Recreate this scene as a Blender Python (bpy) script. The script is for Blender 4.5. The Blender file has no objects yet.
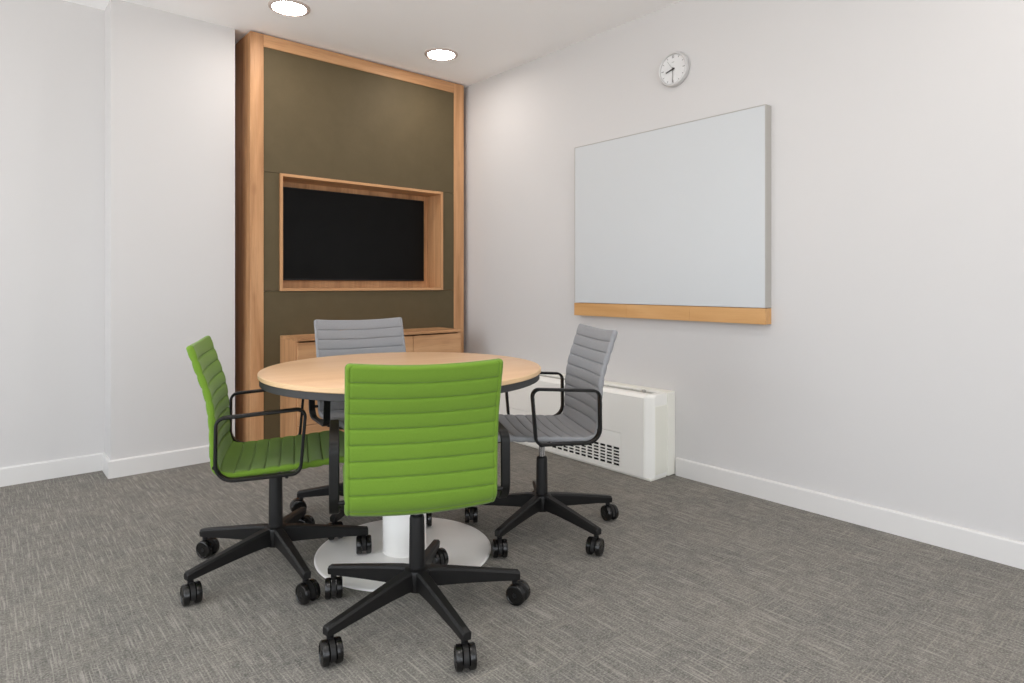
import bpy, bmesh, math, random
from mathutils import Vector, Matrix
PI = math.pi
C = bpy.context.scene.collection
random.seed(7)

# ------------------------------------------------------------------ helpers
def lin(c):
    c = c / 255.0
    return c / 12.92 if c <= 0.04045 else ((c + 0.055) / 1.055) ** 2.4

def rgb(r, g, b):
    return (lin(r), lin(g), lin(b), 1.0)

def new_mat(name, col, rough=0.5, spec=0.5, metal=0.0):
    m = bpy.data.materials.new(name)
    m.use_nodes = True
    p = m.node_tree.nodes['Principled BSDF']
    p.inputs['Base Color'].default_value = col
    p.inputs['Roughness'].default_value = rough
    p.inputs['Specular IOR Level'].default_value = spec
    p.inputs['Metallic'].default_value = metal
    return m, m.node_tree, p

def node(t, kind, **kw):
    n = t.nodes.new(kind)
    for k, v in kw.items():
        setattr(n, k, v)
    return n

def mapping(t, scale, coord='Object', loc=(0, 0, 0), rot=(0, 0, 0)):
    tc = node(t, 'ShaderNodeTexCoord')
    mp = node(t, 'ShaderNodeMapping')
    mp.inputs['Scale'].default_value = scale
    mp.inputs['Location'].default_value = loc
    mp.inputs['Rotation'].default_value = rot
    t.links.new(tc.outputs[coord], mp.inputs['Vector'])
    return mp.outputs['Vector']

def noise(t, vec, scale=1.0, detail=2.0, rough=0.5, dist=0.0):
    n = node(t, 'ShaderNodeTexNoise')
    n.inputs['Scale'].default_value = scale
    n.inputs['Detail'].default_value = detail
    n.inputs['Roughness'].default_value = rough
    n.inputs['Distortion'].default_value = dist
    t.links.new(vec, n.inputs['Vector'])
    return n.outputs['Fac']

def ramp(t, fac, stops):
    r = node(t, 'ShaderNodeValToRGB')
    e = r.color_ramp.elements
    while len(e) < len(stops):
        e.new(0.5)
    for k, (pos, col) in enumerate(stops):
        e[k].position = pos
        e[k].color = col
    t.links.new(fac, r.inputs['Fac'])
    return r.outputs['Color']

def mix(t, fac, a, b, mode='MIX'):
    m = node(t, 'ShaderNodeMix', data_type='RGBA', blend_type=mode)
    if isinstance(fac, (int, float)):
        m.inputs[0].default_value = fac
    else:
        t.links.new(fac, m.inputs[0])
    for sock, v in ((m.inputs[6], a), (m.inputs[7], b)):
        if isinstance(v, tuple):
            sock.default_value = v
        else:
            t.links.new(v, sock)
    return m.outputs[2]

def math_n(t, op, a, b):
    m = node(t, 'ShaderNodeMath', operation=op)
    for s, v in ((m.inputs[0], a), (m.inputs[1], b)):
        if isinstance(v, (int, float)):
            s.default_value = v
        else:
            t.links.new(v, s)
    return m.outputs[0]

def bump(t, p, h, strength, dist=0.01):
    b = node(t, 'ShaderNodeBump')
    b.inputs['Strength'].default_value = strength
    b.inputs['Distance'].default_value = dist
    t.links.new(h, b.inputs['Height'])
    t.links.new(b.outputs['Normal'], p.inputs['Normal'])

def obj(name, bm, mat, parent=None, smooth=False, loc=None, rotz=None):
    if isinstance(bm, bpy.types.Mesh):
        me = bm
    else:
        me = bpy.data.meshes.new(name)
        bmesh.ops.recalc_face_normals(bm, faces=bm.faces)
        for f in bm.faces:
            f.smooth = bool(smooth)
        bm.to_mesh(me)
        bm.free()
        if smooth and smooth != 'all':
            me.set_sharp_from_angle(angle=math.radians(38))
        if mat:
            me.materials.append(mat)
    o = bpy.data.objects.new(name, me)
    C.objects.link(o)
    if parent:
        o.parent = parent
    if loc:
        o.location = loc
    if rotz is not None:
        o.rotation_euler = (0, 0, rotz)
    return o

def empty(name, loc, rotz=0.0):
    o = bpy.data.objects.new(name, None)
    o.empty_display_size = 0.1
    o.location = loc
    o.rotation_euler = (0, 0, rotz)
    C.objects.link(o)
    return o

def tag(o, label, cat, group=None):
    o['label'] = label
    o['category'] = cat
    if group:
        o['group'] = group
    return o

def struct(name, bm, mat, **kw):
    o = obj(name, bm, mat, **kw)
    o['kind'] = 'structure'
    return o

def box(bm, x0, x1, y0, y1, z0, z1, bev=0.0, seg=2):
    vs = [bm.verts.new((x, y, z)) for x in (x0, x1) for y in (y0, y1) for z in (z0, z1)]
    q = [(0, 1, 3, 2), (4, 6, 7, 5), (0, 4, 5, 1), (2, 3, 7, 6), (0, 2, 6, 4), (1, 5, 7, 3)]
    fs = [bm.faces.new([vs[i] for i in f]) for f in q]
    if bev:
        es = list({e for f in fs for e in f.edges})
        bmesh.ops.bevel(bm, geom=es, offset=bev, segments=seg, affect='EDGES', profile=0.5)
    return bm

def boxm(*a, **k):
    return box(bmesh.new(), *a, **k)

def lathe(bm, prof, seg=48, axis='Z', org=(0, 0, 0)):
    """prof: (radius, height) list from bottom to top, revolved round the axis."""
    rings = []
    for r, h in prof:
        ring = []
        n = 1 if r < 1e-6 else seg
        for i in range(n):
            a = 2 * PI * i / seg
            p = (r * math.cos(a), r * math.sin(a), h)
            if axis == 'X':
                p = (p[2], p[0], p[1])
            elif axis == 'Y':
                p = (p[0], p[2], p[1])
            ring.append(bm.verts.new(Vector(p) + Vector(org)))
        rings.append(ring)
    for A, B in zip(rings, rings[1:]):
        for i in range(seg):
            j = (i + 1) % seg
            if len(A) == 1 and len(B) == 1:
                continue
            if len(A) == 1:
                bm.faces.new((A[0], B[i], B[j]))
            elif len(B) == 1:
                bm.faces.new((A[i], A[j], B[0]))
            else:
                bm.faces.new((A[i], A[j], B[j], B[i]))
    return bm

def rounded_path(pts, radii, closed=True, seg=7):
    out = []
    n = len(pts)
    for i in range(n):
        p = Vector(pts[i])
        if not closed and i in (0, n - 1):
            out.append(p)
            continue
        a = (Vector(pts[i - 1]) - p)
        b = (Vector(pts[(i + 1) % n]) - p)
        a.normalize(); b.normalize()
        ang = a.angle(b)
        r = radii[i] if isinstance(radii, (list, tuple)) else radii
        d = r / math.tan(ang / 2)
        cen = p + (a + b).normalized() * (r / math.sin(ang / 2))
        s, e = p + a * d - cen, p + b * d - cen
        tot = s.angle(e)
        for k in range(seg + 1):
            f = k / seg
            v = (s * math.sin((1 - f) * tot) + e * math.sin(f * tot)) / math.sin(tot)
            out.append(cen + v)
    return out

def sweep(bm, path, sect, side, closed=False):
    """sect: list of (u,v): u along `side`, v along the in-plane normal."""
    n = len(path)
    side = Vector(side).normalized()
    rings = []
    for i, p in enumerate(path):
        if closed:
            t = path[(i + 1) % n] - path[i - 1]
        else:
            t = path[min(i + 1, n - 1)] - path[max(i - 1, 0)]
        t.normalize()
        nv = t.cross(side)
        if nv.length < 1e-5:
            nv = Vector((0, 0, 1))
        nv.normalize()
        sd = nv.cross(t)
        rings.append([bm.verts.new(p + sd * u + nv * v) for u, v in sect])
    m = len(sect)
    for i in range(n if closed else n - 1):
        A, B = rings[i], rings[(i + 1) % n]
        for k in range(m):
            bm.faces.new((A[k], A[(k + 1) % m], B[(k + 1) % m], B[k]))
    if not closed:
        bm.faces.new(rings[0]); bm.faces.new(rings[-1][::-1])
    return bm

def rect_sect(w, h, c):
    w, h = w / 2, h / 2
    return [(-w + c, -h), (w - c, -h), (w, -h + c), (w, h - c), (w - c, h), (-w + c, h), (-w, h - c), (-w, -h + c)]

def circ_sect(r, n=10):
    return [(r * math.cos(2 * PI * i / n), r * math.sin(2 * PI * i / n)) for i in range(n)]

# ------------------------------------------------------------------ materials
def wall_mat(name, col):
    m, t, p = new_mat(name, col, 0.85, 0.2)
    v = mapping(t, (1, 1, 1))
    bump(t, p, noise(t, v, 260, 3, 0.6), 0.06, 0.002)
    return m
M_wall = wall_mat('white_wall_paint', rgb(208, 206, 205))
M_ceil = wall_mat('white_ceiling_paint', rgb(252, 252, 252))
M_skirt, t, p = new_mat('white_gloss_skirting_paint', rgb(220, 218, 216), 0.4, 0.4)

def wood(name, dark, mid, light, grain='Z', rough=0.45, knots=True, s=1.0):
    m, t, p = new_mat(name, mid, rough, 0.35)
    st = {'X': (1.1, 22, 22), 'Y': (22, 1.1, 22), 'Z': (22, 22, 1.1)}[grain]
    st2 = {'X': (5, 190, 190), 'Y': (190, 5, 190), 'Z': (190, 190, 5)}[grain]
    st3 = {'X': (0.7, 5, 5), 'Y': (5, 0.7, 5), 'Z': (5, 5, 0.7)}[grain]
    a = noise(t, mapping(t, tuple(q * s for q in st)), 1.0, 4, 0.55, 0.6)
    b = noise(t, mapping(t, tuple(q * s for q in st2)), 1.0, 2, 0.5)
    c = noise(t, mapping(t, tuple(q * s for q in st3), loc=(3, 1, 2)), 1.0, 3, 0.55, 1.2)
    col = ramp(t, a, [(0.28, dark), (0.5, mid), (0.74, light)])
    col = mix(t, 0.5, col, ramp(t, c, [(0.3, dark), (0.52, mid), (0.75, light)]))
    col = mix(t, math_n(t, 'MULTIPLY', math_n(t, 'GREATER_THAN', b, 0.6), 0.22), col, dark)
    if knots:
        vn = node(t, 'ShaderNodeTexVoronoi')
        vn.inputs['Scale'].default_value = 1.0
        sk = {'X': (2.2, 5, 5), 'Y': (5, 2.2, 5), 'Z': (5, 5, 2.2)}[grain]
        t.links.new(mapping(t, sk), vn.inputs['Vector'])
        k = ramp(t, vn.outputs['Distance'], [(0.03, (1, 1, 1, 1)), (0.12, (0, 0, 0, 1))])
        col = mix(t, math_n(t, 'MULTIPLY', k, 0.6), col, dark)
    t.links.new(col, p.inputs['Base Color'])
    bump(t, p, b, 0.05, 0.001)
    return m
OD, OM, OL = rgb(146, 101, 66), rgb(194, 147, 104), rgb(214, 169, 127)
M_oakZ = wood('oak_vertical_grain', OD, OM, OL, 'Z')
M_oakX = wood('oak_horizontal_grain', OD, OM, OL, 'X')
M_strip = wood('amber_oak_strip', rgb(186, 138, 82), rgb(206, 158, 104), rgb(216, 172, 120), 'Y', knots=False)
M_beech = wood('pale_beech_top', rgb(214, 172, 132), rgb(226, 187, 148), rgb(233, 197, 160), 'X', 0.38, knots=False, s=0.6)
M_edge, t, p = new_mat('pale_table_edge_band', rgb(222, 188, 146), 0.45, 0.4)

M_olive, t, p = new_mat('olive_brown_lining_board', rgb(98, 86, 62), 0.7, 0.3)
v = mapping(t, (1, 1, 1))
n1 = noise(t, v, 7, 4, 0.6); n2 = noise(t, v, 170, 2, 0.6)
c = ramp(t, n1, [(0.3, rgb(87, 76, 53)), (0.7, rgb(93, 81, 58))])
c = mix(t, math_n(t, 'MULTIPLY', math_n(t, 'GREATER_THAN', n2, 0.62), 0.18), c, rgb(78, 68, 48))
t.links.new(c, p.inputs['Base Color'])
bump(t, p, n2, 0.1, 0.001)

def fabric(name, a, b):
    m, t, p = new_mat(name, a, 0.9, 0.15)
    p.inputs['Sheen Weight'].default_value = 0.15
    v = mapping(t, (1, 1, 1))
    n1 = noise(t, v, 700, 2, 0.7); n2 = noise(t, v, 9, 2)
    c = ramp(t, n1, [(0.3, a), (0.7, b)])
    c = mix(t, math_n(t, 'MULTIPLY', n2, 0.25), c, a)
    t.links.new(c, p.inputs['Base Color'])
    bump(t, p, n1, 0.25, 0.001)
    return m
M_green = fabric('lime_green_wool', rgb(95, 129, 38), rgb(114, 147, 52))
M_grey = fabric('mid_grey_wool', rgb(136, 137, 140), rgb(156, 157, 160))

M_black, t, p = new_mat('black_powder_coated_steel', rgb(13, 13, 12), 0.45, 0.3)
M_plast, t, p = new_mat('black_nylon', rgb(21, 20, 20), 0.5, 0.35)
bump(t, p, noise(t, mapping(t, (1, 1, 1)), 500, 2), 0.08, 0.001)
M_wheel, t, p = new_mat('black_wheel_plastic', rgb(14, 13, 13), 0.25, 0.5)
M_chrome, t, p = new_mat('brushed_chrome', rgb(190, 190, 192), 0.25, 0.5, 1.0)
M_ring, t, p = new_mat('charcoal_table_rim', rgb(62, 62, 62), 0.6, 0.3)
M_tbase, t, p = new_mat('white_powder_coat', rgb(251, 249, 246), 0.5, 0.35)
M_screen, t, p = new_mat('dark_screen_glass', rgb(9, 9, 9), 0.4, 0.15)
M_bezel, t, p = new_mat('black_bezel', rgb(9, 9, 9), 0.35, 0.4)
M_board, t, p = new_mat('whiteboard_enamel', rgb(201, 204, 206), 0.38, 0.35)
M_alu, t, p = new_mat('pale_aluminium_edge', rgb(176, 173, 167), 0.5, 0.4)
M_dark, t, p = new_mat('painted_recess_shade', rgb(34, 32, 30), 0.9, 0.1)  # colour stands in for shade inside the heater
M_unit, t, p = new_mat('cream_white_enamel', rgb(244, 243, 238), 0.32, 0.4)
M_unit2, t, p = new_mat('cream_white_moulding', rgb(238, 237, 228), 0.45, 0.35)
M_unit3, t, p = new_mat('grey_white_side_panel', rgb(236, 235, 224), 0.45, 0.35)
M_vent, t, p = new_mat('grey_vent_slats', rgb(186, 184, 178), 0.5, 0.3)
M_clockcase, t, p = new_mat('silver_clock_case', rgb(206, 205, 204), 0.4, 0.5, 0.15)
M_face, t, p = new_mat('white_dial', rgb(230, 230, 230), 0.6, 0.3)
M_hand, t, p = new_mat('black_hands', rgb(38, 38, 38), 0.5, 0.3)
M_tick, t, p = new_mat('grey_dial_print', rgb(132, 132, 132), 0.6, 0.3)
M_trim, t, p = new_mat('lamp_trim_shaded', rgb(196, 182, 174), 0.5, 0.4)  # pinkish shade of the ring put into its colour
M_tag, t, p = new_mat('brown_care_tag', rgb(96, 76, 66), 0.8, 0.2)

def glass(name, rough=0.02, amt=0.06):
    m = bpy.data.materials.new(name)
    m.use_nodes = True
    t = m.node_tree
    t.nodes.clear()
    o = node(t, 'ShaderNodeOutputMaterial')
    a = node(t, 'ShaderNodeBsdfTransparent')
    b = node(t, 'ShaderNodeBsdfGlossy')
    b.inputs['Roughness'].default_value = rough
    mx = node(t, 'ShaderNodeMixShader')
    mx.inputs[0].default_value = amt
    t.links.new(a.outputs[0], mx.inputs[1])
    t.links.new(b.outputs[0], mx.inputs[2])
    t.links.new(mx.outputs[0], o.inputs[0])
    return m
M_glass = glass('clear_glass')

LAMP = 58.0
M_lamp, t, p = new_mat('lit_lamp_diffuser', rgb(255, 250, 244), 0.5, 0.2)
p.inputs['Emission Color'].default_value = (1.0, 0.93, 0.88, 1)
p.inputs['Emission Strength'].default_value = LAMP

# carpet: a grey loop pile with short pale dashes running along and across the room
M_carpet, t, p = new_mat('grey_loop_carpet', rgb(112, 109, 102), 0.95, 0.1)
fine = noise(t, mapping(t, (150, 150, 150)), 1.0, 3, 0.75)
midn = noise(t, mapping(t, (30, 22, 26)), 1.0, 4, 0.65)
big = noise(t, mapping(t, (4.5, 3.1, 3.1)), 1.0, 3, 0.6)
sy = noise(t, mapping(t, (190, 5.5, 1)), 1.0, 3, 0.6)
sx = noise(t, mapping(t, (6, 170, 1), loc=(5, 2, 0)), 1.0, 3, 0.6)
col = ramp(t, fine, [(0.30, rgb(52, 50, 48)), (0.5, rgb(118, 115, 110)), (0.70, rgb(182, 178, 170))])
col = mix(t, 0.32, col, ramp(t, midn, [(0.32, rgb(78, 77, 75)), (0.68, rgb(158, 154, 147))]))
col = mix(t, 0.20, col, ramp(t, big, [(0.3, rgb(104, 105, 104)), (0.7, rgb(158, 152, 142))]))
dy = ramp(t, sy, [(0.53, (0, 0, 0, 1)), (0.66, (1, 1, 1, 1))])
dyd = ramp(t, sy, [(0.28, (1, 1, 1, 1)), (0.46, (0, 0, 0, 1))])
dx = ramp(t, sx, [(0.56, (0, 0, 0, 1)), (0.70, (1, 1, 1, 1))])
dxd = ramp(t, sx, [(0.26, (1, 1, 1, 1)), (0.42, (0, 0, 0, 1))])
col = mix(t, math_n(t, 'MULTIPLY', dy, 0.52), col, rgb(178, 173, 164))
col = mix(t, math_n(t, 'MULTIPLY', dyd, 0.40), col, rgb(88, 87, 83))
col = mix(t, math_n(t, 'MULTIPLY', dx, 0.46), col, rgb(172, 166, 154))
col = mix(t, math_n(t, 'MULTIPLY', dxd, 0.35), col, rgb(92, 90, 86))
t.links.new(col, p.inputs['Base Color'])
bump(t, p, fine, 0.5, 0.004)

# ------------------------------------------------------------------ room shell
H = 2.738
XR = 3.094            # right wall
YF = 4.42             # far wall, left part
YC = 4.20             # column face
XL, YB = -1.9, -2.6   # left wall with the window, wall behind the camera
YA = 4.47             # back of the alcove that holds the joinery
T = 0.12

struct('floor', boxm(XL - T, XR + T, YB - T, YA + T, -0.1, 0.0), M_carpet)
struct('ceiling', boxm(XL - T, XR + T, YB - T, YA + T, H, H + 0.1), M_ceil)
struct('wall_right', boxm(XR, XR + T, YB - T, YA + T, 0, H), M_wall)
struct('wall_far', boxm(XL - T, 0.597, YF, YF + T, 0, H), M_wall)
struct('wall_column', boxm(0.597, 1.273, YC, YA + T, 0, H), M_wall)
struct('wall_alcove', boxm(1.273, XR, YA, YA + T, 0, H), M_wall)
WY0, WY1, WZ0, WZ1 = -2.3, 4.1, 0.12, 2.62
bm = bmesh.new()
box(bm, XL - T, XL, YB, WY0, 0, H)
box(bm, XL - T, XL, WY1, YF, 0, H)
box(bm, XL - T, XL, WY0, WY1, 0, WZ0)
box(bm, XL - T, XL, WY0, WY1, WZ1, H)
struct('wall_left', bm, M_wall)
VX0, VX1, VZ0, VZ1 = -1.7, 2.0, 0.10, 2.62
bm = bmesh.new()
box(bm, XL - T, VX0, YB - T, YB, 0, H)
box(bm, VX1, XR + T, YB - T, YB, 0, H)
box(bm, VX0, VX1, YB - T, YB, 0, VZ0)
box(bm, VX0, VX1, YB - T, YB, VZ1, H)
struct('wall_behind', bm, M_wall)
fw = 0.05
def window(name, fn, u0, u1, z0, z1, n):
    b = bmesh.new()
    box(b, *fn(u0, u1, -0.09, -0.03), z0, z0 + fw, 0.004)
    box(b, *fn(u0, u1, -0.09, -0.03), z1 - fw, z1, 0.004)
    for k in range(n + 1):
        u = u0 + (u1 - u0 - fw) * k / n
        box(b, *fn(u, u + fw, -0.09, -0.03), z0 + fw, z1 - fw, 0.004)
    w_ = struct(name, b, M_skirt)
    obj('pane', boxm(*fn(u0 + 0.01, u1 - 0.01, -0.065, -0.055), z0 + 0.01, z1 - 0.01), M_glass, w_)
    pl = bpy.data.lights.new('window_portal', 'AREA')
    pl.shape = 'RECTANGLE'
    pl.cycles.is_portal = True
    po = bpy.data.objects.new('window_portal', pl); C.objects.link(po)
    return pl, po
pl, po = window('window_1', lambda u0, u1, d0, d1: (XL + d0, XL + d1, u0, u1), WY0, WY1, WZ0, WZ1, 4)
pl.size = WZ1 - WZ0; pl.size_y = WY1 - WY0
po.location = (XL - 0.13, (WY0 + WY1) / 2, (WZ0 + WZ1) / 2)
po.rotation_euler = (0, -PI / 2, 0)
pl, po = window('window_added_behind', lambda u0, u1, d0, d1: (u0, u1, YB + d0, YB + d1), VX0, VX1, VZ0, VZ1, 3)  # unseen window, added for more light from behind the camera
pl.size = VX1 - VX0; pl.size_y = VZ1 - VZ0
po.location = ((VX0 + VX1) / 2, YB - 0.13, (VZ0 + VZ1) / 2)
po.rotation_euler = (PI / 2, 0, 0)

def skirting(name, pts, side):
    """profile swept along floor points; `side` is the outward offset direction per segment handled by thickness"""
    bm = bmesh.new()
    sect = [(0, 0), (0.015, 0), (0.015, 0.095), (0.011, 0.101), (0, 0.102)]
    n = len(pts)
    rings = []
    for i, p in enumerate(pts):
        p = Vector((p[0], p[1], 0))
        d1 = (Vector((*pts[i], 0)) - Vector((*pts[i - 1], 0))).normalized() if i else None
        d2 = (Vector((*pts[i + 1], 0)) - Vector((*pts[i], 0))).normalized() if i < n - 1 else None
        n1 = Vector((d1.y, -d1.x, 0)) * side if d1 else None
        n2 = Vector((d2.y, -d2.x, 0)) * side if d2 else None
        if n1 and n2:
            nn = (n1 + n2)
            nn = nn / (1 + n1.dot(n2))
        else:
            nn = n1 or n2
        rings.append([bm.verts.new(p + nn * a + Vector((0, 0, b))) for a, b in sect])
    for A, B in zip(rings, rings[1:]):
        for k in range(5):
            bm.faces.new((A[k], A[(k + 1) % 5], B[(k + 1) % 5], B[k]))
    bm.faces.new(rings[0]); bm.faces.new(rings[-1])
    return struct(name, bm, M_skirt)
skirting('baseboard_right', [(XR, 2.13), (XR, YB)], 1)
skirting('baseboard_far', [(XL, YF), (0.597, YF), (0.597, YC), (1.273, YC)], 1)
skirting('baseboard_left', [(XL, YB), (XL, YF)], 1)

# ------------------------------------------------------------------ joinery wall with recess
YP = 4.136
PX0, PX1 = 1.347, 3.039
ZT = 2.728
mw = tag(empty('media_wall', (0, 0, 0)), 'tall light wood framed wall unit with olive panels in the corner alcove', 'wall unit')
obj('frame_stile', boxm(PX0, 1.432, YP, YA - 0.03, 0, ZT, 0.002), M_oakZ, mw)
obj('frame_stile', boxm(2.943, PX1, YP, YA - 0.03, 0, ZT, 0.002), M_oakZ, mw)
obj('frame_rail', boxm(1.4325, 2.9425, YP, YA - 0.03, 2.648, ZT, 0.002), M_oakX, mw)
NX0, NX1, NZ0, NZ1 = 1.536, 2.831, 1.060, 1.838
yp0, yp1 = YP + 0.006, YP + 0.03
g = 0.0012
obj('upper_panel', boxm(1.4325, 2.9425, yp0, yp1, NZ1 + g, 2.6475, 0.001), M_olive, mw)
obj('side_panel', boxm(1.4325, NX0 - g, yp0, yp1, NZ0 + g, NZ1 - g, 0.001), M_olive, mw)
obj('side_panel', boxm(NX1 + g, 2.9425, yp0, yp1, NZ0 + g, NZ1 - g, 0.001), M_olive, mw)
obj('lower_panel', boxm(1.4325, 2.9425, yp0, yp1, 0.0, NZ0 - g, 0.001), M_olive, mw)
NB = 4.345
bm = bmesh.new()
e = 0.019
box(bm, NX0, NX0 + e, YP - 0.008, NB, NZ0, NZ1, 0.001)
box(bm, NX1 - e, NX1, YP - 0.008, NB, NZ0, NZ1, 0.001)
obj('recess_side', bm, M_oakZ, mw)
bm = bmesh.new()
box(bm, NX0 + e, NX1 - e, YP - 0.008, NB, NZ0, NZ0 + e, 0.001)
box(bm, NX0 + e, NX1 - e, YP - 0.008, NB, NZ1 - e, NZ1, 0.001)
obj('recess_shelf', bm, M_oakX, mw)
obj('recess_back', boxm(NX0 + e, NX1 - e, NB - 0.012, NB, NZ0 + e, NZ1 - e), M_oakZ, mw)

tv = tag(empty('television', (2.183, 4.30, 1.132)), 'black flat television switched off inside the wood lined recess', 'television')
obj('casing', boxm(-0.579, 0.579, 0.0, 0.033, 0.0, 0.646, 0.003), M_bezel, tv)
obj('screen', boxm(-0.571, 0.571, -0.0015, 0.002, 0.012, 0.639, 0.0005), M_screen, tv)

# ------------------------------------------------------------------ sideboard
SX0, SX1, SY, ST = 1.539, 2.802, 3.845, 0.766
sb = tag(empty('sideboard', (2.17, 4.0, 0)), 'low light wood sideboard standing below the television against the olive panels', 'sideboard')
def sbx(x0, x1, y0, y1, z0, z1, bev=0.0015):
    return boxm(x0 - 2.17, x1 - 2.17, y0 - 4.0, y1 - 4.0, z0, z1, bev)
obj('worktop', sbx(SX0, SX1, SY, YP + 0.004, ST - 0.020, ST), M_oakX, sb)
bm = sbx(SX0, SX0 + 0.02, SY + 0.0215, YP + 0.004, 0, ST - 0.0205)
for b in ((SX1 - 0.02, SX1, SY + 0.0215, YP + 0.004, 0, ST - 0.0205), (SX0 + 0.02, SX1 - 0.02, SY + 0.03, YP + 0.004, 0.02, ST - 0.03)):
    box(bm, b[0] - 2.17, b[1] - 2.17, b[2] - 4.0, b[3] - 4.0, b[4], b[5], 0.0015)
obj('carcass', bm, M_oakZ, sb)
obj('plinth', sbx(SX0 + 0.02, SX1 - 0.02, SY + 0.040, SY + 0.055, 0, 0.06), M_oakX, sb)
wd = (SX1 - SX0 - 0.004) / 3
for k in range(3):
    x0 = SX0 + 0.002 + wd * k
    d = obj('door', sbx(x0 + 0.002, x0 + wd - 0.002, SY + 0.002, SY + 0.021, 0.216, ST - 0.030), M_oakX, sb)
    d = obj('drawer', sbx(x0 + 0.002, x0 + wd - 0.002, SY + 0.002, SY + 0.021, 0.063, 0.212), M_oakX, sb)

# ------------------------------------------------------------------ ceiling lights
LG = 'round recessed ceiling lights'
trim_bm = lathe(bmesh.new(), [(0.097, H - 0.0005), (0.0965, H - 0.009), (0.100, H - 0.0105), (0.114, H - 0.0075), (0.118, H - 0.004), (0.118, H - 0.0002)], 56)
lens_bm = lathe(bmesh.new(), [(0, H - 0.0035), (0.0962, H - 0.0030), (0.0962, H - 0.0005)], 56)
for b in (trim_bm, lens_bm):
    for vv in b.verts:
        vv.co.z -= H
lights = [(1.416, 3.66, 'lit round recessed ceiling light nearer the white column, left of the two in view'),
          (2.520, 3.70, 'lit round recessed ceiling light above the right end of the wooden wall unit'),
          (-0.80, 1.10, 'added unseen round ceiling light nearest the window, out to the left'),  # from here on: unseen lights, added to light the room
          (0.30, 1.10, 'added unseen round ceiling light over the open carpet left of the chairs'),
          (1.416, 1.10, 'added unseen round ceiling light above the foreground chair'),
          (2.520, 0.00, 'added unseen round ceiling light over the bare carpet by the right wall')]
tm = lm = None
for x, y, lab in lights:
    o = tag(empty('ceiling_light', (x, y, H)), lab, 'ceiling light', LG)
    a = obj('trim_ring', tm or trim_bm, M_trim, o, 'all'); tm = a.data
    a = obj('diffuser', lm or lens_bm, M_lamp, o, 'all'); lm = a.data

# ------------------------------------------------------------------ whiteboard
BY0, BY1, BZ0, BZ1, BX = 1.565, 2.892, 0.900, 2.014, 3.036
wb = tag(empty('whiteboard', (XR, 2.2285, BZ0)), 'large blank whiteboard with a wooden bottom strip on the right wall', 'whiteboard')
def wbx(x0, x1, y0, y1, z0, z1, bev=0.0):
    return (x0 - XR, x1 - XR, y0 - 2.2285, y1 - 2.2285, z0 - BZ0, z1 - BZ0, bev)
bm = bmesh.new()
box(bm, *wbx(BX - 0.0005, XR, BY0, BY0 + 0.004, 0.984, BZ1, 0.001))
box(bm, *wbx(BX - 0.0005, XR, BY1 - 0.004, BY1, 0.984, BZ1, 0.001))
box(bm, *wbx(BX - 0.0005, XR, BY0 + 0.004, BY1 - 0.004, BZ1 - 0.004, BZ1, 0.001))
obj('edge_frame', bm, M_alu, wb)
obj('writing_surface', boxm(*wbx(BX, XR - 0.005, BY0 + 0.0045, BY1 - 0.0045, 0.984, BZ1 - 0.0045, 0.001)), M_board, wb)
bm = bmesh.new()
w3 = (BY1 - BY0) / 3
for k in range(3):
    box(bm, *wbx(BX - 0.003, XR, BY0 + w3 * k + (0.0003 if k else 0), BY0 + w3 * (k + 1) - (0.0003 if k < 2 else 0), BZ0, 0.981, 0.0008))
obj('bottom_strip', bm, M_strip, wb)

# ------------------------------------------------------------------ clock
CR = 0.099
ck = tag(empty('wall_clock', (XR, 2.1415, 2.348)), 'round silver rimmed clock high on the right wall above the whiteboard', 'clock')
def lx(prof, seg=64):   # revolve round -X, heights measured out of the wall
    b = lathe(bmesh.new(), [(r, -h) for r, h in prof], seg, 'X')
    return b
obj('case', lx([(0.0, 0.0005), (CR - 0.004, 0.0005), (CR, 0.006), (CR, 0.026), (CR - 0.004, 0.034), (CR - 0.010, 0.036), (CR - 0.014, 0.033), (CR - 0.015, 0.022), (0.0, 0.022)]), M_clockcase, ck, True)
obj('dial', lx([(0.0, 0.0221), (CR - 0.0151, 0.0221), (CR - 0.0151, 0.0232), (0, 0.0235)]), M_face, ck, True)
def hand(ang, l0, l1, w0, w1, h, th=0.0008):
    """ang clockwise from twelve as seen in the room (viewer looks along +X; right of the viewer is -Y)"""
    b = bmesh.new()
    a = math.radians(ang)
    d = Vector((0, -math.sin(a), math.cos(a)))
    s = Vector((0, d.z, -d.y))
    lo = [d * l0 + s * w0, d * l0 - s * w0, d * l1 - s * w1, d * l1 + s * w1]
    vs = [[b.verts.new(q + Vector((-h - k * th, 0, 0))) for q in lo] for k in (0, 1)]
    b.faces.new(vs[0]); b.faces.new(vs[1][::-1])
    for i in range(4):
        j = (i + 1) % 4
        b.faces.new((vs[0][i], vs[0][j], vs[1][j], vs[1][i]))
    return b
def join(dst, src):
    me = bpy.data.meshes.new('tmp'); src.to_mesh(me); src.free(); dst.from_mesh(me); bpy.data.meshes.remove(me)
for k in range(12):
    for a in ((-3.5, 3.5) if k == 0 else (30 * k,)):
        wq = 0.0022 if k % 3 == 0 else 0.0016
        obj('hour_mark', hand(a, 0.070 if k % 3 else 0.064, 0.081, wq, wq, 0.0234, 0.0004), M_tick, ck)
obj('dial_print', boxm(-0.0238, -0.0234, -0.008, 0.008, 0.040, 0.0425), M_tick, ck)
obj('hour_hand', hand(255, -0.012, 0.050, 0.0048, 0.0038, 0.0260), M_hand, ck)
obj('minute_hand', hand(182, -0.012, 0.076, 0.0026, 0.0020, 0.0272), M_tick, ck)
bm = hand(325, -0.014, 0.060, 0.0006, 0.0006, 0.0284, 0.0005)
join(bm, lx([(0, 0.0236), (0.005, 0.0236), (0.005, 0.0292), (0, 0.0294)], 20))
obj('second_hand', bm, M_hand, ck)
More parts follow.
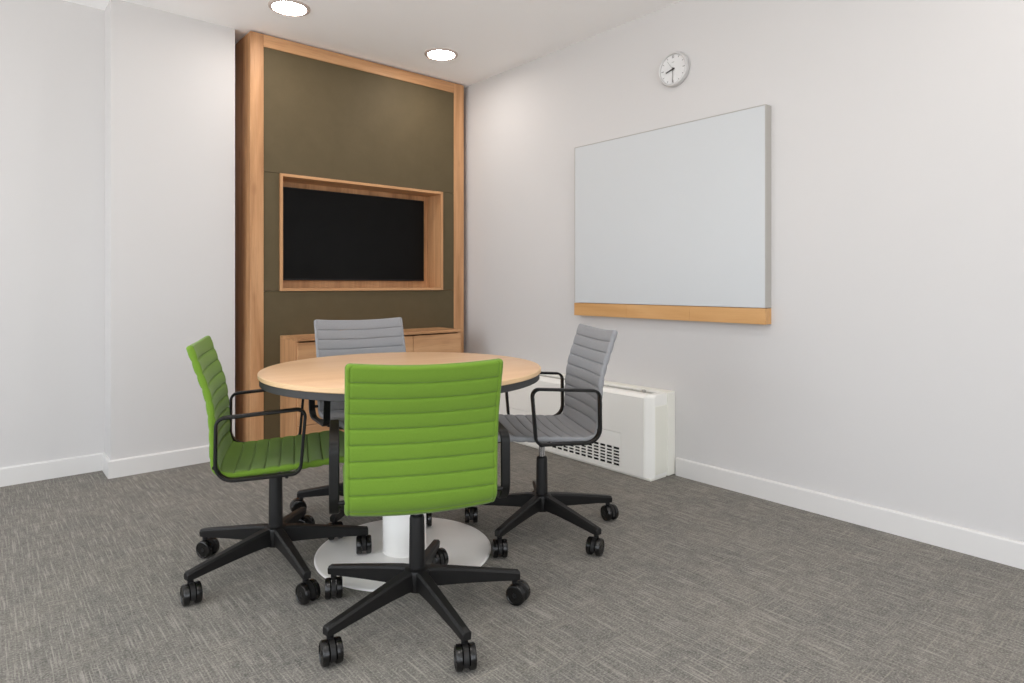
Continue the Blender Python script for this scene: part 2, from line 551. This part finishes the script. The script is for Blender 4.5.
obj('glass', lx([(CR - 0.0145, 0.0315), (0.05, 0.0322), (0.0, 0.0324)]), M_glass, ck, 'all')

# ------------------------------------------------------------------ fan coil unit on the right wall
FX, FY0, FY1, FH = 2.861, 2.142, 3.74, 0.482
fc = tag(empty('fan_coil_unit', (XR, 2.95, 0)), 'long cream white fan coil heater standing on the carpet under the whiteboard', 'heater')
def rel(b):
    for vv in b.verts:
        vv.co -= Vector((XR, 2.95, 0))
    return b
# end caps and body: plan outline with chamfered front corner, extruded, sloping top edge at the front
def plan_block(x_front, x_back, y0, y1, cham0, cham1, z0, z1, topch, inset):
    b = bmesh.new()
    def ring(z, k):
        xf = x_front + k
        return [b.verts.new((x, y, z)) for x, y in ((x_back, y0), (xf + cham0[0], y0), (xf, y0 + cham0[1]), (xf, y1 - cham1[1]), (xf + cham1[0], y1), (x_back, y1))]
    A, B, Cc = ring(z0, 0), ring(z1 - topch, 0), ring(z1, inset)
    for P, Q in ((A, B), (B, Cc)):
        for i in range(6):
            j = (i + 1) % 6
            b.faces.new((P[i], P[j], Q[j], Q[i]))
    b.faces.new(A[::-1]); b.faces.new(Cc)
    es = [e for e in b.edges]
    bmesh.ops.bevel(b, geom=es, offset=0.003, segments=2, affect='EDGES')
    return b
obj('end_cap', rel(plan_block(FX + 0.002, 3.020, FY0 + 0.004, FY0 + 0.049, (0.036, 0.040), (0.0005, 0.0005), 0.012, FH, 0.016, 0.022)), M_unit, fc)
obj('end_cap', rel(plan_block(FX + 0.002, 3.020, FY1 - 0.049, FY1 - 0.004, (0.0005, 0.0005), (0.036, 0.040), 0.012, FH, 0.016, 0.022)), M_unit, fc)
obj('end_panel', rel(boxm(2.905, 3.012, FY0 + 0.001, FY0 + 0.009, 0.030, 0.415, 0.002)), M_unit3, fc)
obj('back_plate', rel(boxm(3.0205, XR - 0.0005, FY0, FY1, 0.004, FH + 0.002, 0.004)), M_unit2, fc)
obj('plinth', rel(boxm(FX + 0.012, 3.02, FY0 + 0.010, FY1 - 0.010, 0.0, 0.0118, 0.001)), M_unit2, fc)
# front face between the caps, with an opening for the grille
ya, yb = FY0 + 0.0500, FY1 - 0.0500
PY0, PY1, PZ0, PZ1 = 2.356, 3.52, 0.030, 0.237
bm = bmesh.new()
for b in ((FX, 2.90, ya, PY0 - 0.0022, 0.014, 0.462), (FX, 2.90, PY1 + 0.001, yb, 0.014, 0.462),
          (FX, 2.90, PY0 - 0.0022, PY1 + 0.001, PZ1 + 0.0022, 0.462), (FX, 2.90, PY0 - 0.0022, PY1 + 0.001, 0.014, PZ0 - 0.001)):
    box(bm, *b)
obj('front_panel', rel(bm), M_unit, fc)
bm = bmesh.new()
vs = [bm.verts.new(q) for y in (ya, yb) for q in ((FX, y, 0.4625), (FX + 0.020, y, FH - 0.001), (2.925, y, FH - 0.001), (2.925, y, 0.4625))]
bm.faces.new(vs[:4]); bm.faces.new(vs[4:][::-1])
for i in range(4):
    j = (i + 1) % 4
    bm.faces.new((vs[i], vs[j], vs[4 + j], vs[4 + i]))
box(bm, 3.000, 3.020, ya, yb, 0.440, FH - 0.001)
obj('top_edge', rel(bm), M_unit, fc)
bm = bmesh.new()
box(bm, 2.926, 2.999, ya, yb, 0.440, 0.444)
for k in range(5):
    x = 2.932 + 0.0135 * k
    box(bm, x, x + 0.006, ya, yb, 0.4445, FH - 0.006)
for k in range(9):
    y = ya + (yb - ya) * k / 8
    box(bm, 2.926, 2.999, max(ya, y - 0.004), min(yb, y + 0.004), 0.4445, FH - 0.005)
obj('top_outlet', rel(bm), M_vent, fc)
obj('control_knob', rel(lathe(bmesh.new(), [(0, FH - 0.006), (0.012, FH - 0.006), (0.012, FH + 0.006), (0.009, FH + 0.008), (0, FH + 0.008)], 20, org=(2.965, 2.27, 0))), M_alu, fc, True)
GZ0, GZ1 = 0.040, 0.150
bm = bmesh.new()
box(bm, FX + 0.0008, FX + 0.012, PY0, PY1, GZ1, PZ1, 0.0008)
box(bm, FX + 0.0008, FX + 0.012, PY0, PY1, PZ0, GZ0, 0.0008)
box(bm, FX + 0.0008, FX + 0.012, PY0, PY0 + 0.012, GZ0, GZ1)
box(bm, FX + 0.0008, FX + 0.012, PY1 - 0.012, PY1, GZ0, GZ1)
ap = obj('access_panel', rel(bm), M_unit, fc)
bm = bmesh.new()
nr, nc = 6, 22
for k in range(1, nr):
    z = GZ0 + (GZ1 - GZ0) * k / nr
    box(bm, FX + 0.002, FX + 0.010, PY0 + 0.012, PY1 - 0.012, z - 0.0031, z + 0.0031)
for k in range(1, nc):
    y = PY0 + 0.012 + (PY1 - PY0 - 0.024) * k / nc
    box(bm, FX + 0.0015, FX + 0.0095, y - 0.0042, y + 0.0042, GZ0, GZ1)
obj('intake_grille', rel(bm), M_unit, fc)
obj('recess_shade_sheet', rel(boxm(FX + 0.020, FX + 0.026, PY0 - 0.004, PY1, GZ0 - 0.008, PZ1 + 0.004)), M_dark, fc)  # dark sheet standing in for shade behind the grille and panel seam

# ------------------------------------------------------------------ table
TX, TY, TR = 1.3568, 2.2605, 0.565
tb = tag(empty('round_table', (TX, TY, 0), math.radians(-8)), 'round pale wood meeting table on a white pedestal between the four chairs', 'table')
TZ = 0.763
prof = [(0, TZ - 0.019), (TR - 0.003, TZ - 0.019), (TR, TZ - 0.016), (TR, TZ - 0.003), (TR - 0.002, TZ - 0.001)]
obj('edge_band', lathe(bmesh.new(), prof + [(TR - 0.0035, TZ - 0.0006), (TR - 0.006, TZ - 0.0006), (TR - 0.006, TZ - 0.010), (0, TZ - 0.010)], 128), M_edge, tb, True)
obj('tabletop', lathe(bmesh.new(), [(0, TZ - 0.0095), (TR - 0.0064, TZ - 0.0095), (TR - 0.0064, TZ - 0.0004), (TR - 0.007, TZ), (0, TZ)], 128), M_beech, tb, True)
obj('rim', lathe(bmesh.new(), [(TR - 0.03, TZ - 0.046), (TR - 0.009, TZ - 0.046), (TR - 0.006, TZ - 0.044), (TR - 0.006, TZ - 0.0192), (TR - 0.03, TZ - 0.0192), (TR - 0.03, TZ - 0.046)], 128), M_ring, tb, True)
obj('support_plate', lathe(bmesh.new(), [(0, TZ - 0.034), (0.22, TZ - 0.034), (0.22, TZ - 0.0194), (0, TZ - 0.0194)], 48), M_ring, tb, True)
obj('pedestal', lathe(bmesh.new(), [(0.0, 0.0085), (0.091, 0.0085), (0.091, 0.012), (0.089, 0.014), (0.089, TZ - 0.0345), (0, TZ - 0.0345)], 64), M_tbase, tb, True)
obj('foot_plate', lathe(bmesh.new(), [(0, 0.0), (0.355, 0.0), (0.358, 0.002), (0.358, 0.005), (0.355, 0.0075), (0.348, 0.008), (0, 0.008)], 128), M_tbase, tb, True)

# ------------------------------------------------------------------ chairs
def catmull(P, n=24):
    out = []
    Q = [P[0] * 2 - P[1]] + P + [P[-1] * 2 - P[-2]]
    for i in range(1, len(Q) - 2):
        a, b, c_, d = Q[i - 1:i + 3]
        for k in range(n):
            u = k / n
            out.append(0.5 * ((2 * b) + (c_ - a) * u + (2 * a - 5 * b + 4 * c_ - d) * u * u + (3 * b - a - 3 * c_ + d) * u ** 3))
    out.append(P[-1])
    return out

PROF = [(-0.264, 0.893), (-0.234, 0.803), (-0.205, 0.711), (-0.192, 0.620), (-0.1885, 0.530), (-0.1875, 0.492),
        (-0.178, 0.455), (-0.152, 0.435), (-0.105, 0.4345), (0.0, 0.441), (0.12, 0.448), (0.22, 0.456), (0.262, 0.453), (0.290, 0.440)]
def shell_mesh():
    P = catmull([Vector((x, 0, z)) for x, z in PROF])
    S = [0.0]
    for a, b in zip(P, P[1:]):
        S.append(S[-1] + (b - a).length)
    L = S[-1]
    def at(s):
        s = min(max(s, 0.0), L)
        lo = 0
        hi = len(S) - 1
        while hi - lo > 1:
            m = (lo + hi) // 2
            if S[m] <= s:
                lo = m
            else:
                hi = m
        f = (s - S[lo]) / (S[hi] - S[lo])
        return P[lo].lerp(P[hi], f)
    def nrm(s):
        d = at(s + 0.012) - at(s - 0.012)
        d.normalize()
        return Vector((-d.z, 0, d.x))           # towards the sitter
    seams = [0.056]
    while seams[-1] + 0.0505 < L - 0.03:
        seams.append(seams[-1] + 0.0505)
    marks = [0.0] + seams + [L]
    st = []
    phis = (0.0, 0.02, 0.045, 0.075, 0.12, 0.2, 0.35, 0.5, 0.65, 0.8, 0.88, 0.925, 0.955, 0.98)
    for a, b in zip(marks, marks[1:]):
        first, last = a == 0.0, b == L
        for ph in phis:
            f = 1 - abs(2 * ph - 1) ** 3.2 * 0.55 - 0.62 * math.exp(-(min(ph, 1 - ph) / 0.045) ** 2)
            if first and ph < 0.5:
                f = 0.9
            if last and ph > 0.5:
                f = 0.9
            st.append((a + (b - a) * ph, f))
    st.append((L, 0.9))
    W = 0.233
    ts = [-1 + 2 * i / 22 for i in range(23)]
    bm = bmesh.new()
    rings = []
    HT = 0.0064
    AMP = 0.0066
    sc = S[[i for i, q in enumerate(P) if q.z < 0.46][0]]
    for s, f in st:
        w = W
        r = 0.014
        if s < r:
            w = W - r + math.sqrt(max(0, r * r - (r - s) ** 2))
        rf = 0.045
        if s > L - rf:
            q = rf - (L - s)
            w = W - rf + math.sqrt(max(0, rf * rf - q * q))
        n = nrm(s)
        endk = min(1.0, min(s, L - s) / 0.010)
        endk = math.sqrt(max(0.0, 1 - (1 - endk) ** 2))
        bulge = 0.017 if s < sc else 0.017 - 0.006 * min(1, (s - sc) / 0.10)
        ring = []
        def pos(y, off):
            tt = y / W
            sg = 0.006 * (1 - tt * tt) * math.exp(-(s / 0.09))
            b = at(s + sg) if s < 0.4 else at(s)
            return b + Vector((0, y, 0)) - n * bulge * (1 - tt * tt) + n * off
        we = w - 0.010
        def thick(y):
            groove = 0.0030 * math.exp(-((abs(y) - (we - 0.0045)) / 0.0018) ** 2)
            ff = f if abs(y) < we - 0.0045 else max(f, 0.6)
            return (HT + AMP * ff - groove) * (0.35 + 0.65 * endk)
        ys = [t_ * (we - 0.02) for t_ in ts]
        ext = [we - 0.014, we - 0.009, we - 0.0065, we - 0.0045, we - 0.0025, we]
        ys = [-q for q in ext[::-1]] + ys + ext
        for y in ys:
            ring.append(pos(y, thick(y)))
        hh = thick(we)
        for a in (-60, -30, 0, 30, 60)[::-1]:
            aa = math.radians(a)
            ring.append(pos(we + 0.010 * math.cos(aa) , hh * math.sin(aa)))
        for y in ys[::-1]:
            ring.append(pos(y, -thick(y)))
        for a in (-60, -30, 0, 30, 60):
            aa = math.radians(a)
            ring.append(pos(-we - 0.010 * math.cos(aa), hh * math.sin(aa)))
        rings.append([bm.verts.new(q) for q in ring])
    m = len(rings[0])
    for A, B in zip(rings, rings[1:]):
        for k in range(m):
            bm.faces.new((A[k], A[(k + 1) % m], B[(k + 1) % m], B[k]))
    bm.faces.new(rings[0]); bm.faces.new(rings[-1][::-1])
    return bm

def arm_mesh(sgn):
    y = 0.262 * sgn
    pts = [(-0.177, y, 0.643), (0.115, y, 0.660), (0.096, y, 0.432), (-0.180, y, 0.427)]
    path = rounded_path(pts, [0.030, 0.028, 0.032, 0.060], True, 9)
    bm = sweep(bmesh.new(), path, rect_sect(0.030, 0.0105, 0.003), (0, 1, 0), True)
    return bm

def bolt_mesh():
    return lathe(bmesh.new(), [(0, -0.0105), (0.007, -0.0105), (0.007, 0.0105), (0, 0.0105)], 12, 'Y')
BOLTS = ((-0.184, 0.472),)

def mechanism_mesh(lever):
    bm = bmesh.new()
    for x in (-0.075, 0.055):
        pts = [(x, -0.247, 0.4255), (x, -0.19, 0.408), (x, 0.19, 0.408), (x, 0.247, 0.4255)]
        sweep(bm, rounded_path(pts, 0.03, False, 5), circ_sect(0.0065), (1, 0, 0))
    box(bm, -0.085, 0.085, -0.070, 0.070, 0.398, 0.409, 0.004)
    lathe(bm, [(0, 0.386), (0.026, 0.386), (0.032, 0.3985), (0, 0.3985)], 28)
    path = rounded_path([(0.04, -0.05, 0.3985), (0.05, -0.16, 0.3985), (0.05, -0.215, 0.406)], 0.05, False, 5)
    sweep(bm, path, rect_sect(0.012, 0.006, 0.002), (1, 0, 0))
    return bm

def sleeve_mesh(z1):
    return lathe(bmesh.new(), [(0, 0.10), (0.0265, 0.10), (0.0265, 0.165), (0.0245, z1 - 0.012), (0.0225, z1 - 0.004), (0.018, z1), (0, z1)], 36)
def stem_mesh(z0):
    return lathe(bmesh.new(), [(0, z0), (0.0135, z0), (0.0135, 0.374), (0, 0.374)], 28)
def hub_mesh():
    return lathe(bmesh.new(), [(0, 0.084), (0.030, 0.084), (0.034, 0.087), (0.036, 0.105), (0.044, 0.148), (0.040, 0.157), (0.030, 0.160), (0, 0.160)], 40)
def leg_mesh():
    bm = bmesh.new()
    rings = []
    for r, zt, zb, wt, wb in ((0.026, 0.158, 0.092, 0.040, 0.032), (0.06, 0.156, 0.094, 0.039, 0.029), (0.12, 0.147, 0.093, 0.036, 0.027),
                              (0.20, 0.134, 0.089, 0.033, 0.026), (0.28, 0.1205, 0.084, 0.031, 0.026), (0.325, 0.1125, 0.080, 0.030, 0.026),
                              (0.351, 0.108, 0.080, 0.030, 0.026), (0.354, 0.105, 0.082, 0.026, 0.023)):
        c_ = 0.006
        wt /= 2; wb /= 2
        sec = [(-wb, zb), (wb, zb), (wt, zt - c_ * 1.2), (wt - c_, zt), (-wt + c_, zt), (-wt, zt - c_ * 1.2)]
        rings.append([bm.verts.new((r, y, z)) for y, z in sec])
    for A, B in zip(rings, rings[1:]):
        for k in range(6):
            bm.faces.new((A[k], A[(k + 1) % 6], B[(k + 1) % 6], B[k]))
    bm.faces.new(rings[0]); bm.faces.new(rings[-1][::-1])
    return bm
RT = 0.0352
CRAD = 0.337
def caster_mesh():   # stem, hood and axle; wheels run along local X, axle along Y, trail offset in -X
    bm = lathe(bmesh.new(), [(0, 0.060), (0.0105, 0.060), (0.0105, 0.0745), (0.0075, 0.0755), (0.0075, 0.0798), (0, 0.0798)], 20)
    lathe(bm, [(0, -0.0285), (0.008, -0.0285), (0.008, 0.0285), (0, 0.0285)], 18, 'Y', (-0.014, 0, RT))
    # curved hood over the wheels between y = +-0.0075
    out = []
    for a in range(20, 215, 15):
        aa = math.radians(a)
        out.append((-0.014 + 0.0362 * math.cos(aa), RT + 0.0362 * math.sin(aa)))
    inn = [(-0.014 + 0.010 * math.cos(math.radians(a)), RT + 0.010 * math.sin(math.radians(a))) for a in (200, 120, 60, 20)]
    poly = out + inn
    A = [bm.verts.new((x, -0.0075, z)) for x, z in poly]
    B = [bm.verts.new((x, 0.0075, z)) for x, z in poly]
    bm.faces.new(A); bm.faces.new(B[::-1])
    for i in range(len(poly)):
        j = (i + 1) % len(poly)
        bm.faces.new((A[i], A[j], B[j], B[i]))
    return bm
def wheel_mesh():
    return lathe(bmesh.new(), [(0, -0.0095), (0.022, -0.0105), (0.031, -0.0105), (RT, -0.0075), (RT, 0.0055), (0.033, 0.0095), (0.029, 0.0107), (0.027, 0.0085), (0.010, 0.0085), (0, 0.0095)], 36, 'Y')

cache = {}
def part(key, name, maker, mat, parent, smooth=True, loc=None, rotz=None):
    if key not in cache:
        o = obj(name, maker(), mat, parent, smooth, loc, rotz)
        cache[key] = o.data
        return o
    return obj(name, cache[key], mat, parent, smooth, loc, rotz)

shell_src = {}
def make_chair(name, x, y, head, dz, phase, colour, label, casters, sleeve, care_tag=False, off=(0.0, 0.0)):
    r = tag(empty(name, (x, y, 0), math.radians(head)), label, 'office chair', 'swivel chairs around the round table')
    part('shell' + colour, 'seat_shell', shell_mesh, M_green if colour == 'green' else M_grey, r, 'all', (0, 0, dz))
    for sgn in (1, -1):
        a = part(f'arm{sgn}', 'armrest', lambda: arm_mesh(sgn), M_black, r, True, (0, 0, dz))
        for bx_, bz_ in BOLTS:
            part('bolt', 'fixing_bolt', bolt_mesh, M_black, a, True, (bx_, 0.2395 * sgn, bz_))
    part('mech', 'seat_mechanism', lambda: mechanism_mesh(True), M_black, r, True, (0, 0, dz))
    hr = math.radians(-head)
    ox, oy = off[0] * math.cos(hr) - off[1] * math.sin(hr), off[0] * math.sin(hr) + off[1] * math.cos(hr)
    ol = (ox, oy, 0)
    part(f'sleeve{sleeve}', 'column_sleeve', lambda: sleeve_mesh(sleeve), M_plast, r, True, ol)
    part(f'stem{sleeve}{dz}', 'gas_stem', lambda: lathe(bmesh.new(), [(0, sleeve + 0.0005), (0.0135, sleeve + 0.0005), (0.0135, 0.3855 + dz), (0, 0.3855 + dz)], 28), M_chrome, r, True, ol)
    part('hub', 'base_hub', hub_mesh, M_plast, r, True, ol)
    for k in range(5):
        a = math.radians(phase - head + 72 * k)
        part('leg', 'leg', leg_mesh, M_plast, r, True, ol, a)
        yaw = math.radians(casters[k] - head)
        wa = math.radians(phase + 72 * k)
        on_plate = math.hypot(x + off[0] + CRAD * math.cos(wa) - TX, y + off[1] + CRAD * math.sin(wa) - TY) < 0.36
        cs = part('caster', 'caster', caster_mesh, M_plast, r, True, (ox + CRAD * math.cos(a), oy + CRAD * math.sin(a), 0.0082 if on_plate else 0), yaw)
        part('wheel', 'wheel', wheel_mesh, M_wheel, cs, True, (-0.014, 0.0192, RT))
        w = part('wheel', 'wheel', wheel_mesh, M_wheel, cs, True, (-0.014, -0.0192, RT))
        w.rotation_euler = (0, 0, PI)
    if care_tag:
        obj('care_tag', boxm(0.22, 0.255, 0.150, 0.151, 0.420, 0.434), M_tag, r, loc=(0, 0, dz))
    return r

VIEW = 49.3    # heading of the camera's line of sight in the floor plan
make_chair('swivel_chair', 1.122, 1.797, 65.0, -0.016, 45.7, 'green',
           'lime green stitched swivel chair in the foreground with its back turned to us',
           [VIEW + 40, VIEW + 16, VIEW + 28, VIEW + 12, VIEW + 62], 0.335, off=(0.0030, -0.0025))
make_chair('swivel_chair', 0.891, 2.460, -21.7, 0.0, 50.8, 'green',
           'lime green stitched swivel chair seen from the side, left of the round table',
           [VIEW + 70, VIEW + 71, VIEW + 38, VIEW + 50, VIEW + 15], 0.366, off=(0.0080, 0.0030))
make_chair('swivel_chair', 1.949, 2.059, 152.0, 0.016, 51.9, 'grey',
           'grey stitched swivel chair on the right, in front of the cream fan coil heater',
           [VIEW + 70, VIEW + 4, VIEW + 6, VIEW - 28, VIEW + 28], 0.328, True)
make_chair('swivel_chair', 1.480, 2.730, -99.7, 0.034, 70.0, 'grey',
           'grey stitched swivel chair behind the table, facing us in front of the wooden sideboard',
           [VIEW + 20, VIEW - 60, VIEW + 30, VIEW + 10, VIEW + 80], 0.332, off=(-0.015, 0.013))

# ------------------------------------------------------------------ daylight
w = bpy.data.worlds.new('sky'); bpy.context.scene.world = w
w.use_nodes = True
bg = w.node_tree.nodes['Background']
wt = w.node_tree
gen = wt.nodes.new('ShaderNodeTexCoord')
sep = wt.nodes.new('ShaderNodeSeparateXYZ')
wt.links.new(gen.outputs['Generated'], sep.inputs[0])
rp = wt.nodes.new('ShaderNodeValToRGB')
mr = wt.nodes.new('ShaderNodeMapRange')
mr.inputs['From Min'].default_value = -0.05
mr.inputs['From Max'].default_value = 0.05
wt.links.new(sep.outputs['Z'], mr.inputs['Value'])
wt.links.new(mr.outputs['Result'], rp.inputs['Fac'])
rp.color_ramp.elements[0].color = (1.05, 1.05, 1.05, 1)      # lower half brightened, added upward light for the ceiling
rp.color_ramp.elements[1].color = (0.92, 0.97, 1.03, 1)     # hazy sky
wt.links.new(rp.outputs['Color'], bg.inputs['Color'])
bg.inputs['Strength'].default_value = 3.05

# ------------------------------------------------------------------ camera
cam = bpy.data.cameras.new('camera')
co = bpy.data.objects.new('camera', cam); C.objects.link(co)
cam.sensor_width = 36.0
cam.lens = 627.0 / 1024 * 36.0
cam.shift_y = -56.5 / 1024
cam.clip_start = 0.05
co.location = (0, 0, 1.1)
co.rotation_euler = (PI / 2, 0, math.radians(-40.7))
sc = bpy.context.scene
sc.camera = co
sc.view_settings.view_transform = 'Standard'
sc.view_settings.look = 'None'
sc.view_settings.gamma = 1.0
sc.view_settings.use_curve_mapping = False
sc.view_settings.exposure = 0.13
sc.cycles.max_bounces = 10
sc.cycles.diffuse_bounces = 8
sc.cycles.caustics_reflective = False
sc.cycles.caustics_refractive = False
